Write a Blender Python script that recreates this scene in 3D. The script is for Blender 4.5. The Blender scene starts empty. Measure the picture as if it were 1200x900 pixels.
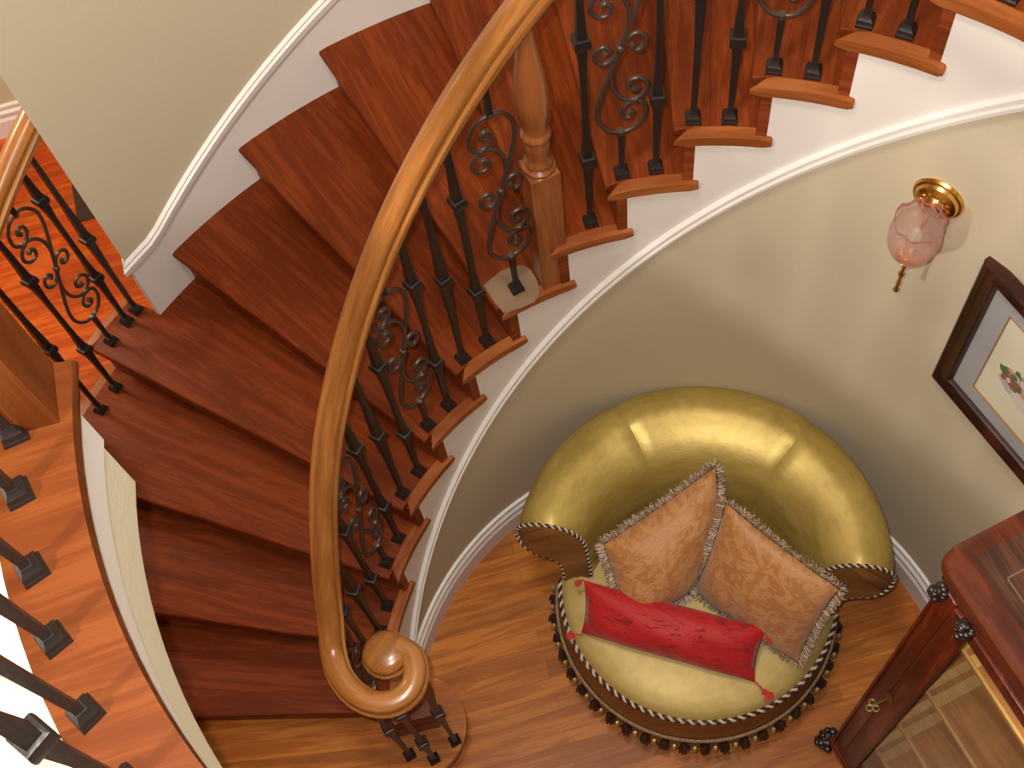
import bpy, bmesh, math, random
from mathutils import Vector, Matrix
random.seed(7)
C = bpy.context.scene.collection
PI = math.pi
rad = math.radians

# ------------------------------------------------------------------ stair layout
H = 0.19                 # rise of one step
TH0, DTH = 201.78, 9.9096
RI, RW, RO, RB = 0.934, 0.949, 2.04, 0.990   # tread end, well wall, outer wall, baluster circle
ZB = 3.04                # balcony floor
def th(k): return TH0 - DTH * k
def P(r, deg, z=0.0): return Vector((r * math.cos(rad(deg)), r * math.sin(rad(deg)), z))

# ------------------------------------------------------------------ materials
def nodes(name):
    m = bpy.data.materials.new(name); m.use_nodes = True
    nt = m.node_tree; b = nt.nodes['Principled BSDF']
    return m, nt, b
def setp(b, **k):
    for n, v in k.items():
        n = n.replace('_', ' ')
        if n in b.inputs:
            b.inputs[n].default_value = v
def ramp(nt, src, stops):
    r = nt.nodes.new('ShaderNodeValToRGB')
    e = r.color_ramp.elements
    while len(e) < len(stops): e.new(0.5)
    for i, (p, c) in enumerate(stops):
        e[i].position = p; e[i].color = (*c, 1)
    nt.links.new(src, r.inputs['Fac']); return r
def mixc(nt, fac, a, b, mode='MIX'):
    m = nt.nodes.new('ShaderNodeMix'); m.data_type = 'RGBA'; m.blend_type = mode
    if isinstance(fac, float): m.inputs[0].default_value = fac
    else: nt.links.new(fac, m.inputs[0])
    for i, v in ((6, a), (7, b)):
        if isinstance(v, tuple): m.inputs[i].default_value = (*v, 1)
        else: nt.links.new(v, m.inputs[i])
    return m.outputs[2]
def bump(nt, b, src, s, d=0.002):
    n = nt.nodes.new('ShaderNodeBump'); n.inputs['Strength'].default_value = s; n.inputs['Distance'].default_value = d
    nt.links.new(src, n.inputs['Height']); nt.links.new(n.outputs[0], b.inputs['Normal'])
def noise(nt, vec, scale, detail=4, rough=.55, dist=0.0):
    n = nt.nodes.new('ShaderNodeTexNoise'); n.inputs['Scale'].default_value = scale
    n.inputs['Detail'].default_value = detail; n.inputs['Roughness'].default_value = rough
    n.inputs['Distortion'].default_value = dist
    if vec is not None: nt.links.new(vec, n.inputs['Vector'])
    return n.outputs['Fac']
def mapping(nt, vec, scale, loc=(0, 0, 0)):
    m = nt.nodes.new('ShaderNodeMapping'); m.inputs['Scale'].default_value = scale; m.inputs['Location'].default_value = loc
    nt.links.new(vec, m.inputs['Vector']); return m.outputs[0]
def texco(nt, which='UV'):
    return nt.nodes.new('ShaderNodeTexCoord').outputs[which]
def wood(name, dark, mid, light, rough=.3, coat=.3, planks=None, boards=0.0, spec=.5, contrast=1.0, grain=1.0):
    """grain runs along U (metres); V is across."""
    m, nt, b = nodes(name)
    uv = texco(nt)
    a = noise(nt, mapping(nt, uv, (2.2 * grain, 26 * grain, 1)), 1.0, 6, .6, .6)
    f = noise(nt, mapping(nt, uv, (9 * grain, 210 * grain, 1)), 1.0, 3, .6)
    w = noise(nt, mapping(nt, uv, (1.1, 5, 1), (3, 7, 0)), 1.0, 2, .5, 1.2)
    ad = nt.nodes.new('ShaderNodeMath'); ad.operation = 'MULTIPLY_ADD'
    nt.links.new(f, ad.inputs[0]); ad.inputs[1].default_value = .35; nt.links.new(a, ad.inputs[2])
    ad2 = nt.nodes.new('ShaderNodeMath'); ad2.operation = 'MULTIPLY_ADD'
    nt.links.new(w, ad2.inputs[0]); ad2.inputs[1].default_value = .45; nt.links.new(ad.outputs[0], ad2.inputs[2])
    k = .17 * contrast
    col = ramp(nt, ad2.outputs[0], [(.9 - k * 1.6, dark), (.9, mid), (.9 + k * 1.6, light)]).outputs[0]
    if planks:
        L, Wd, var = planks
        br = nt.nodes.new('ShaderNodeTexBrick')
        br.offset = .37; br.offset_frequency = 2
        br.inputs['Color1'].default_value = (1 - var, 1 - var, 1 - var, 1)
        br.inputs['Color2'].default_value = (1 + var * .6, 1 + var * .5, 1 + var * .3, 1)
        br.inputs['Mortar'].default_value = (.35, .3, .28, 1)
        br.inputs['Scale'].default_value = 1
        br.inputs['Mortar Size'].default_value = .0006
        br.inputs['Mortar Smooth'].default_value = .3
        br.inputs['Bias'].default_value = 0
        br.inputs['Brick Width'].default_value = L
        br.inputs['Row Height'].default_value = Wd
        nt.links.new(uv, br.inputs['Vector'])
        col = mixc(nt, 1.0, col, br.outputs['Color'], 'MULTIPLY')
    nt.links.new(col, b.inputs['Base Color'])
    setp(b, Roughness=rough, Coat_Weight=coat, Coat_Roughness=.12, Specular_IOR_Level=spec)
    bump(nt, b, f, .08, .001)
    return m
def plain(name, col, rough=.5, metal=0.0, coat=0.0, bumpy=0.0, bscale=60, var=0.0, spec=.5, sheen=0.0):
    m, nt, b = nodes(name)
    setp(b, Base_Color=(*col, 1), Roughness=rough, Metallic=metal, Coat_Weight=coat, Specular_IOR_Level=spec, Sheen_Weight=sheen)
    oc = texco(nt, 'Object')
    if var:
        n = noise(nt, oc, bscale * .4, 4)
        c = ramp(nt, n, [(.3, tuple(x * (1 - var) for x in col)), (.7, tuple(min(1, x * (1 + var)) for x in col))])
        nt.links.new(c.outputs[0], b.inputs['Base Color'])
    if bumpy:
        bump(nt, b, noise(nt, oc, bscale, 4), bumpy, .002)
    return m

M = {}
M['tread'] = wood('tread_wood', (.095, .0145, .0022), (.145, .024, .0035), (.200, .036, .0055), .5, .0, planks=(9.0, .105, .14), spec=.15, contrast=1.5, grain=1.7)
M['riser'] = wood('riser_wood', (.10, .016, .004), (.18, .033, .008), (.26, .055, .014), .45, .05, spec=.25)
M['nosing'] = wood('nosing_wood', (.18, .044, .011), (.27, .074, .018), (.34, .105, .028), .42, .0, spec=.25)
M['rail'] = wood('rail_wood', (.22, .072, .014), (.33, .120, .026), (.43, .175, .045), .3, .35, contrast=.8)
M['newel'] = wood('newel_wood', (.17, .045, .012), (.25, .075, .020), (.32, .105, .030), .3, .3, contrast=.7)
M['balcony'] = wood('balcony_wood', (.098, .0200, .0028), (.132, .0300, .0046), (.166, .042, .0075), .45, .0, spec=.2, contrast=1.1)
M['floor'] = wood('floor_wood', (.29, .075, .009), (.42, .125, .017), (.54, .185, .028), .38, .06, spec=.3, planks=(.95, .060, .22), contrast=1.2, grain=1.4)
M['hall_floor'] = wood('hall_floor_wood', (.33, .040, .004), (.46, .070, .006), (.58, .12, .014), .42, .0, planks=(.95, .085, .2), spec=.2, contrast=1.1, grain=1.4)
M['cabinet'] = wood('mahogany', (.04, .005, .002), (.10, .012, .004), (.19, .028, .008), .42, .08, spec=.25)
M['cabinet_top'] = wood('mahogany_top', (.035, .006, .002), (.072, .012, .0035), (.11, .022, .006), .42, .05, spec=.25)
M['inlay'] = wood('burl_inlay', (.020, .008, .005), (.045, .017, .010), (.09, .034, .018), .42, .05, spec=.25)
M['string_line'] = plain('string_line', (.16, .105, .065), .5)
M['shelf'] = wood('shelf_wood', (.26, .10, .025), (.36, .155, .045), (.46, .22, .07), .5, .0, spec=.2)
M['shelf_edge'] = wood('shelf_edge_wood', (.5, .29, .09), (.60, .38, .13), (.68, .46, .18), .5, .0, spec=.2)
M['frame'] = wood('frame_wood', (.010, .003, .002), (.026, .006, .004), (.055, .013, .006), .38, .1, spec=.3)
M['iron'] = plain('wrought_iron', (.020, .016, .015), .4, .3, bumpy=.35, bscale=130)
M['scroll_iron'] = plain('scroll_iron', (.085, .056, .045), .36, .5, bumpy=.3, bscale=130)
M['wall'] = plain('beige_wall', (.61, .53, .385), .75, bumpy=.25, bscale=160)
M['drywall'] = plain('cream_drywall', (.72, .66, .50), .8, bumpy=.5, bscale=120)
M['white'] = plain('white_paint', (.80, .75, .715), .45)
M['cream'] = plain('cream_stone', (.85, .77, .62), .5, var=.06, bscale=20)
M['ceiling'] = plain('ceiling_paint', (.75, .72, .66), .9)
M['brass'] = plain('polished_brass', (.78, .50, .14), .22, 1.0)
M['dark_brass'] = plain('antique_brass', (.30, .20, .08), .4, 1.0)
M['carving'] = plain('dark_carving', (.022, .012, .009), .35, .1, bumpy=.6, bscale=70)
M['mat'] = plain('grey_mat', (.36, .36, .37), .8)
M['paper'] = plain('print_paper', (.70, .66, .50), .7)
M['fillet'] = plain('gold_fillet', (.42, .24, .08), .4, .5)
M['ink_grey'] = plain('print_grey', (.42, .43, .42), .8)
M['ink_green'] = plain('print_green', (.08, .16, .05), .8)
M['ink_red'] = plain('print_red', (.40, .07, .06), .8)
M['ink_pink'] = plain('print_pink', (.58, .30, .26), .8)
M['ink_pale'] = plain('print_pale', (.62, .56, .46), .8)
M['ceramic'] = plain('porcelain', (.75, .75, .74), .2, coat=.5)
M['pile_light'] = plain('cord_light', (.62, .50, .40), .6)
M['pile_dark'] = plain('cord_dark', (.045, .020, .012), .6)
M['fringe'] = plain('fringe_taupe', (.32, .21, .12), .8, var=.55, bscale=500)
M['bead'] = plain('bead_gold', (.50, .34, .14), .3, .6)
M['red_thread'] = plain('red_thread', (.55, .012, .015), .7, sheen=.3)
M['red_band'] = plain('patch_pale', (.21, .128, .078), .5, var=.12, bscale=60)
M['dark_strip'] = plain('dark_matte', (.045, .022, .015), .9, bumpy=.5, bscale=200)

def velvet(name, dark, light, rough=.34, metal=.45):
    m, nt, b = nodes(name)
    oc = texco(nt, 'Object')
    n = noise(nt, mapping(nt, oc, (3, 3, 9)), 1.6, 5, .6, .4)
    f = noise(nt, mapping(nt, oc, (30, 30, 190)), 1.0, 3, .6)
    ad = nt.nodes.new('ShaderNodeMath'); ad.operation = 'MULTIPLY_ADD'
    nt.links.new(f, ad.inputs[0]); ad.inputs[1].default_value = .35; nt.links.new(n, ad.inputs[2])
    c = ramp(nt, ad.outputs[0], [(.5, dark), (.82, light)])
    nt.links.new(c.outputs[0], b.inputs['Base Color'])
    setp(b, Roughness=rough, Metallic=metal)
    bump(nt, b, f, .3, .0015)
    return m
M['gold'] = velvet('gold_velvet', (.40, .275, .06), (.56, .41, .115), .43, .4)
M['seat_gold'] = velvet('seat_velvet', (.44, .31, .09), (.56, .42, .15), .5, .25)
M['shaded_gold'] = velvet('shaded_gold_velvet', (.20, .075, .016), (.28, .12, .03), .6, 0.0)  # browner copy of the gold velvet, with shade and nap put into its colour
def damask(name, a, bcol, rough=.4, scale=9, sheen=.2, lo=.44, hi=.56):
    m, nt, b = nodes(name)
    uv = texco(nt)
    n = noise(nt, uv, scale, 3, .55, 1.8)
    v = noise(nt, uv, scale * 6, 3, .6)
    c = ramp(nt, n, [(lo, a), (hi, bcol)])
    nt.links.new(c.outputs[0], b.inputs['Base Color'])
    r = ramp(nt, n, [(lo, (rough, ) * 3), (hi, (rough + .22, ) * 3)])
    nt.links.new(r.outputs[0], b.inputs['Roughness'])
    setp(b, Sheen_Weight=sheen)
    ad = nt.nodes.new('ShaderNodeMath'); ad.operation = 'MULTIPLY_ADD'
    nt.links.new(v, ad.inputs[0]); ad.inputs[1].default_value = .3; nt.links.new(n, ad.inputs[2])
    bump(nt, b, ad.outputs[0], .55, .004)
    return m
M['damask'] = damask('copper_damask', (.44, .185, .055), (.54, .265, .10), .45, 9)
M['red'] = damask('red_damask', (.46, .004, .007), (.26, .003, .005), .6, 7, lo=.54, hi=.62)

def glassy(name, col, alpha=.12, rough=.03):
    m, nt, b = nodes(name)
    nt.nodes.remove(b)
    out = nt.nodes['Material Output']
    t = nt.nodes.new('ShaderNodeBsdfTransparent'); t.inputs[0].default_value = (*col, 1)
    g = nt.nodes.new('ShaderNodeBsdfGlossy'); g.inputs['Roughness'].default_value = rough
    fr = nt.nodes.new('ShaderNodeFresnel'); fr.inputs[0].default_value = 1.5
    ad = nt.nodes.new('ShaderNodeMath'); ad.operation = 'ADD'; ad.inputs[1].default_value = alpha * .3; ad.use_clamp = True
    ge = nt.nodes.new('ShaderNodeNewGeometry'); fm = nt.nodes.new('ShaderNodeMath'); fm.operation = 'SUBTRACT'; fm.use_clamp = True
    nt.links.new(fr.outputs[0], fm.inputs[0]); nt.links.new(ge.outputs['Backfacing'], fm.inputs[1])   # no false total reflection on the inner face
    nt.links.new(fm.outputs[0], ad.inputs[0])
    mx = nt.nodes.new('ShaderNodeMixShader')
    nt.links.new(ad.outputs[0], mx.inputs[0]); nt.links.new(t.outputs[0], mx.inputs[1]); nt.links.new(g.outputs[0], mx.inputs[2])
    if alpha > .2:   # milky tinted glass
        d = nt.nodes.new('ShaderNodeBsdfTranslucent'); d.inputs[0].default_value = (*col, 1)
        d2 = nt.nodes.new('ShaderNodeBsdfDiffuse'); d2.inputs[0].default_value = (*col, 1)
        m3 = nt.nodes.new('ShaderNodeMixShader'); m3.inputs[0].default_value = .5
        nt.links.new(d.outputs[0], m3.inputs[1]); nt.links.new(d2.outputs[0], m3.inputs[2])
        m2 = nt.nodes.new('ShaderNodeMixShader'); m2.inputs[0].default_value = alpha
        nt.links.new(mx.outputs[0], m2.inputs[1]); nt.links.new(m3.outputs[0], m2.inputs[2])
        nt.links.new(m2.outputs[0], out.inputs[0])
    else:
        nt.links.new(mx.outputs[0], out.inputs[0])
    return m
M['glass'] = glassy('clear_glass', (.97, .98, .97), .08)
M['pink_glass'] = glassy('pink_glass', (.95, .80, .78), .24)
M['pink_rim'] = glassy('pink_rim_glass', (.82, .36, .42), .5)
M['clear_ribbed'] = glassy('frosted_glass', (.90, .84, .76), .35)

# ------------------------------------------------------------------ mesh helpers
def build(name, bm, mat, parent=None, smooth=38, uv=None, mats=None):
    """link a bmesh as ONE object; uv(co) -> (u, v) in metres when given"""
    bmesh.ops.recalc_face_normals(bm, faces=bm.faces[:])
    lim = rad(smooth)
    for f in bm.faces: f.smooth = smooth > 0
    for e in bm.edges:
        if len(e.link_faces) == 2 and e.calc_face_angle(0) > lim: e.smooth = False
    if uv:
        lay = bm.loops.layers.uv.verify()
        for f in bm.faces:
            for l in f.loops: l[lay].uv = uv(l.vert.co)
    me = bpy.data.meshes.new(name); bm.to_mesh(me); bm.free()
    if mats:
        for m_ in mats: me.materials.append(M[m_])
    else: me.materials.append(M[mat] if isinstance(mat, str) else mat)
    o = bpy.data.objects.new(name, me); C.objects.link(o)
    if parent is not None:
        o.parent = parent
        o.matrix_parent_inverse = Matrix.Translation(parent.location).inverted() if KEEP_WORLD else Matrix()
    return o
KEEP_WORLD = True
def tag(o, label, cat=None, group=None):
    o['label'] = label
    if cat: o['category'] = cat
    if group: o['group'] = group
    return o
def struct(o, label=None):
    o['kind'] = 'structure'
    if label: o['label'] = label
    return o
def empty(name, loc=(0, 0, 0)):
    o = bpy.data.objects.new(name, None); C.objects.link(o); o.location = loc
    o.empty_display_size = .1
    return o
def prism(bm, pts, z0, z1, bevel=0.0, seg=2, mi=0):
    lo = [bm.verts.new((p[0], p[1], z0)) for p in pts]
    hi = [bm.verts.new((p[0], p[1], z1)) for p in pts]
    n = len(pts); fs = []
    fs.append(bm.faces.new(lo[::-1])); fs.append(bm.faces.new(hi))
    for i in range(n): fs.append(bm.faces.new((lo[i], lo[(i + 1) % n], hi[(i + 1) % n], hi[i])))
    for f in fs: f.material_index = mi
    if bevel:
        es = [e for i in range(n) for e in (bm.edges.get((lo[i], lo[(i + 1) % n])), bm.edges.get((hi[i], hi[(i + 1) % n])))]
        bmesh.ops.bevel(bm, geom=es, offset=bevel, segments=seg, profile=.5, affect='EDGES', clamp_overlap=True)
    return fs
def box(bm, c, s, R=None, bevel=0.0, seg=2, mi=0):
    R = R or Matrix.Identity(3)
    vs = []
    for x in (-.5, .5):
        for y in (-.5, .5):
            for z in (-.5, .5):
                vs.append(bm.verts.new(Vector(c) + R @ Vector((x * s[0], y * s[1], z * s[2]))))
    idx = [(0, 1, 3, 2), (4, 6, 7, 5), (0, 4, 5, 1), (2, 3, 7, 6), (0, 2, 6, 4), (1, 5, 7, 3)]
    fs = [bm.faces.new([vs[i] for i in q]) for q in idx]
    for f in fs: f.material_index = mi
    if bevel:
        es = list({e for f in fs for e in f.edges})
        bmesh.ops.bevel(bm, geom=es, offset=bevel, segments=seg, profile=.5, affect='EDGES', clamp_overlap=True)
def sweep(bm, frames, prof, closed_prof=True, caps=True, closed=False, uvs=None, mi=0):
    """frames: list of (origin, xaxis, yaxis, scale); prof list of (a, b)"""
    rings = []
    for (o, xa, ya, s) in frames:
        rings.append([bm.verts.new(o + xa * (a * s) + ya * (b * s)) for a, b in prof])
    n = len(prof); m = len(rings)
    for i in range(m if closed else m - 1):
        A = rings[i]; B = rings[(i + 1) % m]
        for j in range(n if closed_prof else n - 1):
            f = bm.faces.new((A[j], A[(j + 1) % n], B[(j + 1) % n], B[j])); f.material_index = mi
    if caps and not closed and closed_prof:
        bm.faces.new(rings[0][::-1]).material_index = mi; bm.faces.new(rings[-1]).material_index = mi
    return rings
def tube(bm, pts, r, n=8, caps=True, closed=False, mi=0):
    pts = [Vector(p) for p in pts]; m = len(pts)
    rs = r if isinstance(r, (list, tuple)) else [r] * m
    fr = []; prev = None
    for i, p in enumerate(pts):
        if closed: t = (pts[(i + 1) % m] - pts[i - 1])
        else: t = (pts[min(i + 1, m - 1)] - pts[max(i - 1, 0)])
        t.normalize()
        if prev is None:
            a = t.orthogonal().normalized()
        else:
            a = prev - t * prev.dot(t)
            a = a.normalized() if a.length > 1e-6 else t.orthogonal().normalized()
        prev = a; b = t.cross(a)
        fr.append((p, a, b, rs[i]))
    prof = [(math.cos(2 * PI * k / n), math.sin(2 * PI * k / n)) for k in range(n)]
    return sweep(bm, fr, prof, caps=caps, closed=closed, mi=mi)
def lathe(bm, prof, c=(0, 0, 0), n=24, mi=0, a0=0, a1=2 * PI, R=None):
    """prof (r, z); full turn"""
    c = Vector(c); R = R or Matrix.Identity(3); rings = []
    for r, z in prof:
        if r < 1e-5: rings.append([bm.verts.new(c + R @ Vector((0, 0, z)))])
        else: rings.append([bm.verts.new(c + R @ Vector((r * math.cos(2 * PI * k / n), r * math.sin(2 * PI * k / n), z))) for k in range(n)])
    for A, B in zip(rings, rings[1:]):
        for k in range(n):
            a = A[k % len(A)], A[(k + 1) % len(A)]; b = B[k % len(B)], B[(k + 1) % len(B)]
            q = []
            for v in (a[0], a[1], b[1], b[0]):
                if v not in q: q.append(v)
            if len(q) > 2: bm.faces.new(q).material_index = mi
    for Rg in (rings[0], rings[-1]):
        if len(Rg) > 2: bm.faces.new(Rg).material_index = mi
def catmull(pts, n=6):
    pts = [Vector(p) for p in pts]; out = []
    for i in range(len(pts) - 1):
        p0 = pts[max(i - 1, 0)]; p1 = pts[i]; p2 = pts[i + 1]; p3 = pts[min(i + 2, len(pts) - 1)]
        for k in range(n):
            t = k / n
            out.append(.5 * ((2 * p1) + (p2 - p0) * t + (2 * p0 - 5 * p1 + 4 * p2 - p3) * t * t + (3 * p1 - p0 - 3 * p2 + p3) * t ** 3))
    out.append(pts[-1]); return out
def arc(r, a, b, n, z=0.0): return [P(r, a + (b - a) * i / n, z) for i in range(n + 1)]
def cyl_band(bm, prof, a, b, n, mi=0, closed_prof=True):
    """sweep a (r, z) profile round the well axis from angle a to b"""
    fr = []
    for i in range(n + 1):
        d = a + (b - a) * i / n
        fr.append((Vector((0, 0, 0)), P(1, d), Vector((0, 0, 1)), 1))
    sweep(bm, fr, prof, closed_prof=closed_prof, mi=mi)
def interp(tab, x):
    tab = sorted(tab)
    if x <= tab[0][0]: return tab[0][1]
    for (a, b), (c, d) in zip(tab, tab[1:]):
        if x <= c: return b + (d - b) * (x - a) / (c - a)
    return tab[-1][1]

# ------------------------------------------------------------------ floor
HX = rad(17)
def rotuv(ang, off=(0, 0)):
    ca, sa = math.cos(ang), math.sin(ang)
    return lambda co: (co.x * ca + co.y * sa + off[0], -co.x * sa + co.y * ca + off[1])
bm = bmesh.new()
prism(bm, [(-6, -4), (4, -4), (4, 5), (-6, 5)], -.05, 0)
struct(build('floor', bm, 'floor', uv=rotuv(HX, (20, 20))))

bm = bmesh.new()
prism(bm, [(p.x, p.y) for p in [P(2.18, 205 - 4 * i) for i in range(26)] + [Vector((0, 4.8, 0)), Vector((-5.5, 4.8, 0)), Vector((-5.5, -1.2, 0))]], -.01, .004)
struct(build('floor_hall', bm, 'hall_floor', uv=rotuv(HX, (20.3, 20.02))))
# well wall: cylinder from behind the cabinet round to the foot of the stair, then straight on
def trim_z(d): return 2.471 - .0188 * (d - 50.4)
def under(d):      # underside of the treads at angle d (top of the skirt board)
    k = (TH0 - d) / DTH
    return math.floor(k + 1e-6) * H - .028
TA = 20.0                                       # the wall leaves the circle here
T0 = P(RW, TA); TD = Vector((math.sin(rad(TA)), -math.cos(rad(TA)), 0))
bm = bmesh.new()
angs = [TA + (181.6 - TA) * i / 110 for i in range(111)]
pts_in = [T0 + TD * 2.4] + [P(RW, a) for a in angs]
tops = [2.72] + [min(trim_z(a), 2.72) if a > 43 else 2.72 for a in angs]
thick = .05
for i in range(len(pts_in) - 1):
    def out(j):
        p = pts_in[j]
        n = Vector((math.cos(rad(TA)), math.sin(rad(TA)), 0)) if j == 0 else p.normalized()
        return p + n * thick
    a, b = pts_in[i], pts_in[i + 1]; c, d = out(i), out(i + 1); za, zb = tops[i], tops[i + 1]
    def V(p, z): return bm.verts.new((p.x, p.y, z))
    A0, A1, B0, B1 = V(a, 0), V(a, za), V(b, 0), V(b, zb); C0, C1, D0, D1 = V(c, 0), V(c, za), V(d, 0), V(d, zb)
    bm.faces.new((A0, B0, B1, A1)); bm.faces.new((C0, C1, D1, D0)); bm.faces.new((A1, B1, D1, C1))
bmesh.ops.remove_doubles(bm, verts=bm.verts[:], dist=1e-4)
struct(build('wall_well', bm, 'wall', smooth=60), 'curved beige wall under the stair')

# baseboard of the well wall
bbp = [(0, 0), (-.020, 0), (-.020, .105), (-.013, .118), (-.013, .135), (-.019, .142), (-.019, .152), (-.010, .162), (-.010, .176), (-.014, .182), (-.012, .190), (0, .192)]
bm = bmesh.new(); fr = []
fr.append((T0 + TD * 2.4, P(1, TA), Vector((0, 0, 1)), 1))
for a in angs: fr.append((P(RW + .002, a), P(1, a), Vector((0, 0, 1)), 1))
sweep(bm, fr, bbp)
struct(build('baseboard_well', bm, 'white', smooth=25))

# ------------------------------------------------------------------ staircase
stair = empty('staircase', P(1.5, 190))
tag(stair, 'curved staircase of red-brown wooden treads climbing round the well', 'staircase')
NOS = .027
def ray_pts(k, off, r0, r1):
    """front line of tread k at radii r0..r1, pushed forward (downstairs) by off"""
    d = th(k); t = P(1, d + 90)
    u = P(1, d)
    def at(r):
        s = math.sqrt(max(r * r - off * off, 0)); return u * s + t * off
    return at(r0), at(r1)
def ang(p): return math.degrees(math.atan2(p.y, p.x)) % 360
NT = 15
for k in range(1, NT + 1):
    z = k * H; outer = RO + .004
    d1 = th(k + 1)
    a_, b_ = ray_pts(k, NOS, RI + .030, outer)
    ro = outer
    pts = []
    ia = ang(a_); oa = ang(b_)
    inner_back = d1 - .3; outer_back = d1 - .6
    if k <= 5: ro = 2.165
    a_, b_ = ray_pts(k, NOS, RI + .030, ro); ia = ang(a_); oa = ang(b_)
    if k == 1:
        continue
    pts += [P(RI + .030, ia + (inner_back - ia) * i / 8) for i in range(9)]
    if k == 5:
        pts += [P(outer, outer_back + (147.3 - outer_back) * i / 5) for i in range(6)]
        pts += [P(ro, 147.3 + (oa - 147.3) * i / 5) for i in range(6)]
    else:
        pts += [P(ro, outer_back + (oa - outer_back) * i / 10) for i in range(11)]
    bm = bmesh.new(); prism(bm, [(p.x, p.y) for p in pts], z - .028, z, .010, 3)
    mid = th(k + .5); ca, sa = math.cos(rad(mid)), math.sin(rad(mid)); ok = k * 3.7
    uvf = lambda co, ca=ca, sa=sa, ok=ok: (co.x * ca + co.y * sa + ok, -co.x * sa + co.y * ca + ok * 1.31)
    t = build('tread', bm, 'tread', stair, uv=uvf)
    # return nosing along the well end, mitred at its front corner
    a2, b2 = ray_pts(k, NOS, RI, RI + .036)
    end = d1 - 2.45
    n = 10
    ia2 = ang(a2); ib2 = ang(b2)
    outer_arc = [P(RI, ia2 + (end - ia2) * i / n) for i in range(n + 1)]
    inner_arc = [P(RI + .034, end + (ib2 - 2.0 - end) * i / n) for i in range(n + 1)]
    bm = bmesh.new(); prism(bm, [(p.x, p.y) for p in outer_arc + inner_arc], z - .029, z + .0006, .010, 3)
    build('return_nosing', bm, 'nosing', t, uv=lambda co, ok=ok: (rad(ang(co)) * .95 + ok, co.length * 1.0))
    # cove moulding under the return
    bm = bmesh.new()
    cyl_band(bm, [(RI + .014, z - .046), (RI + .006, z - .030), (RI + .03, z - .028), (RI + .03, z - .046)], th(k) + .2, d1 - 1.9, 8)
    build('cove_moulding', bm, 'nosing', t, uv=lambda co: (rad(ang(co)) * .95, co.z))
    if k <= 5:
        a3, b3 = ray_pts(k, NOS, ro - .002, ro + .028); oa3 = ang(a3); ob3 = ang(b3)
        e0 = 147.4 if k == 5 else d1 - .9
        bm = bmesh.new(); prism(bm, [(p.x, p.y) for p in [P(ro + .001, e0 + (oa3 - e0) * i / 8) for i in range(9)] + [P(ro + .028, ob3 + (e0 - ob3) * i / 8) for i in range(9)]], z - .029, z, .010, 3)
        build('return_nosing', bm, 'nosing', t, uv=lambda co, ok=ok: (rad(ang(co)) * 2.1 + ok, co.length))
    # riser
    if k >= 2:
        c_, e_ = ray_pts(k, 0, RI + .0125, ro - .002)
        f_, g_ = ray_pts(k, -.026, RI + .0125, ro - .002)
        bm = bmesh.new(); prism(bm, [(p.x, p.y) for p in (c_, e_, g_, f_)], z - H - .028 + .001, z - .028, 0)
        build('riser', bm, 'riser', stair, uv=lambda co, ok=ok: (co.to_2d().length + ok, co.z))
# top riser up to the balcony floor
c_, e_ = ray_pts(16, 0, RI + .016, RO); f_, g_ = ray_pts(16, -.02, RI + .016, RO)
bm = bmesh.new(); prism(bm, [(p.x, p.y) for p in (c_, e_, g_, f_)], ZB - H - .028, ZB - .04)
build('riser', bm, 'riser', stair, uv=lambda co: (co.to_2d().length, co.z))

# bullnose starting step, rounded end pokes past the wall
bc = Vector((-.905, -.062, 0)); br = .172
front0, front1 = ray_pts(1, NOS, 1.00, 2.165)
pts = []
back = th(2) - 1
pts.append(P(2.165, back)); pts += [P(2.165, back + (ang(front1) - back) * i / 6) for i in range(1, 7)]
fdir = (front0 - front1).normalized()
# front line runs to the round end
a0 = math.atan2(front0.y - bc.y, front0.x - bc.x)
tang_dir = Vector((math.cos(rad(th(1)) + PI / 2), math.sin(rad(th(1)) + PI / 2), 0))
start = math.atan2(tang_dir.y, tang_dir.x)
for i in range(25):
    a = start + (2 * PI * .60) * i / 24
    pts.append(bc + Vector((math.cos(a) * br, math.sin(a) * br, 0)))
pts.append(P(1.02, back))
def clean(pp):
    o = []
    for p in pp:
        if not o or (Vector(p) - o[-1]).length > .004: o.append(Vector(p))
    return o
pts = clean(pts)
bm = bmesh.new(); prism(bm, [(p.x, p.y) for p in pts], H - .030, H, .011, 3)
ca, sa = math.cos(rad(th(1.5))), math.sin(rad(th(1.5)))
t1 = build('starting_tread', bm, 'nosing' if False else 'floor', stair, uv=lambda co: (co.x * ca + co.y * sa + 31.3, -co.x * sa + co.y * ca + 8.03))
bm = bmesh.new()
cen = sum((p for p in pts), Vector()) / len(pts)
ins = []
for i, p in enumerate(pts):
    a = pts[i - 1]; b = pts[(i + 1) % len(pts)]; t = (b - a).normalized(); n = Vector((-t.y, t.x, 0))
    if (cen - p).dot(n) < 0: n = -n
    if (p - bc).length < br * 1.05: n = (bc - p).normalized()
    ins.append(p + n * .026)
prism(bm, [(p.x, p.y) for p in ins], 0, H - .029)
build('starting_riser', bm, 'riser', stair, uv=lambda co: (rad(ang(co - bc)) * .3 + co.to_2d().length, co.z))

# end block carrying the second step out under the volute
bm = bmesh.new(); prism(bm, [(-.818, -.065), (-.850, .060), (-.945, .085), (-.962, -.101)], H, 2 * H, .003, 2)
build('step_block', bm, 'riser', stair, uv=lambda co: (co.x + 4, co.y + co.z + 2))
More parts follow.
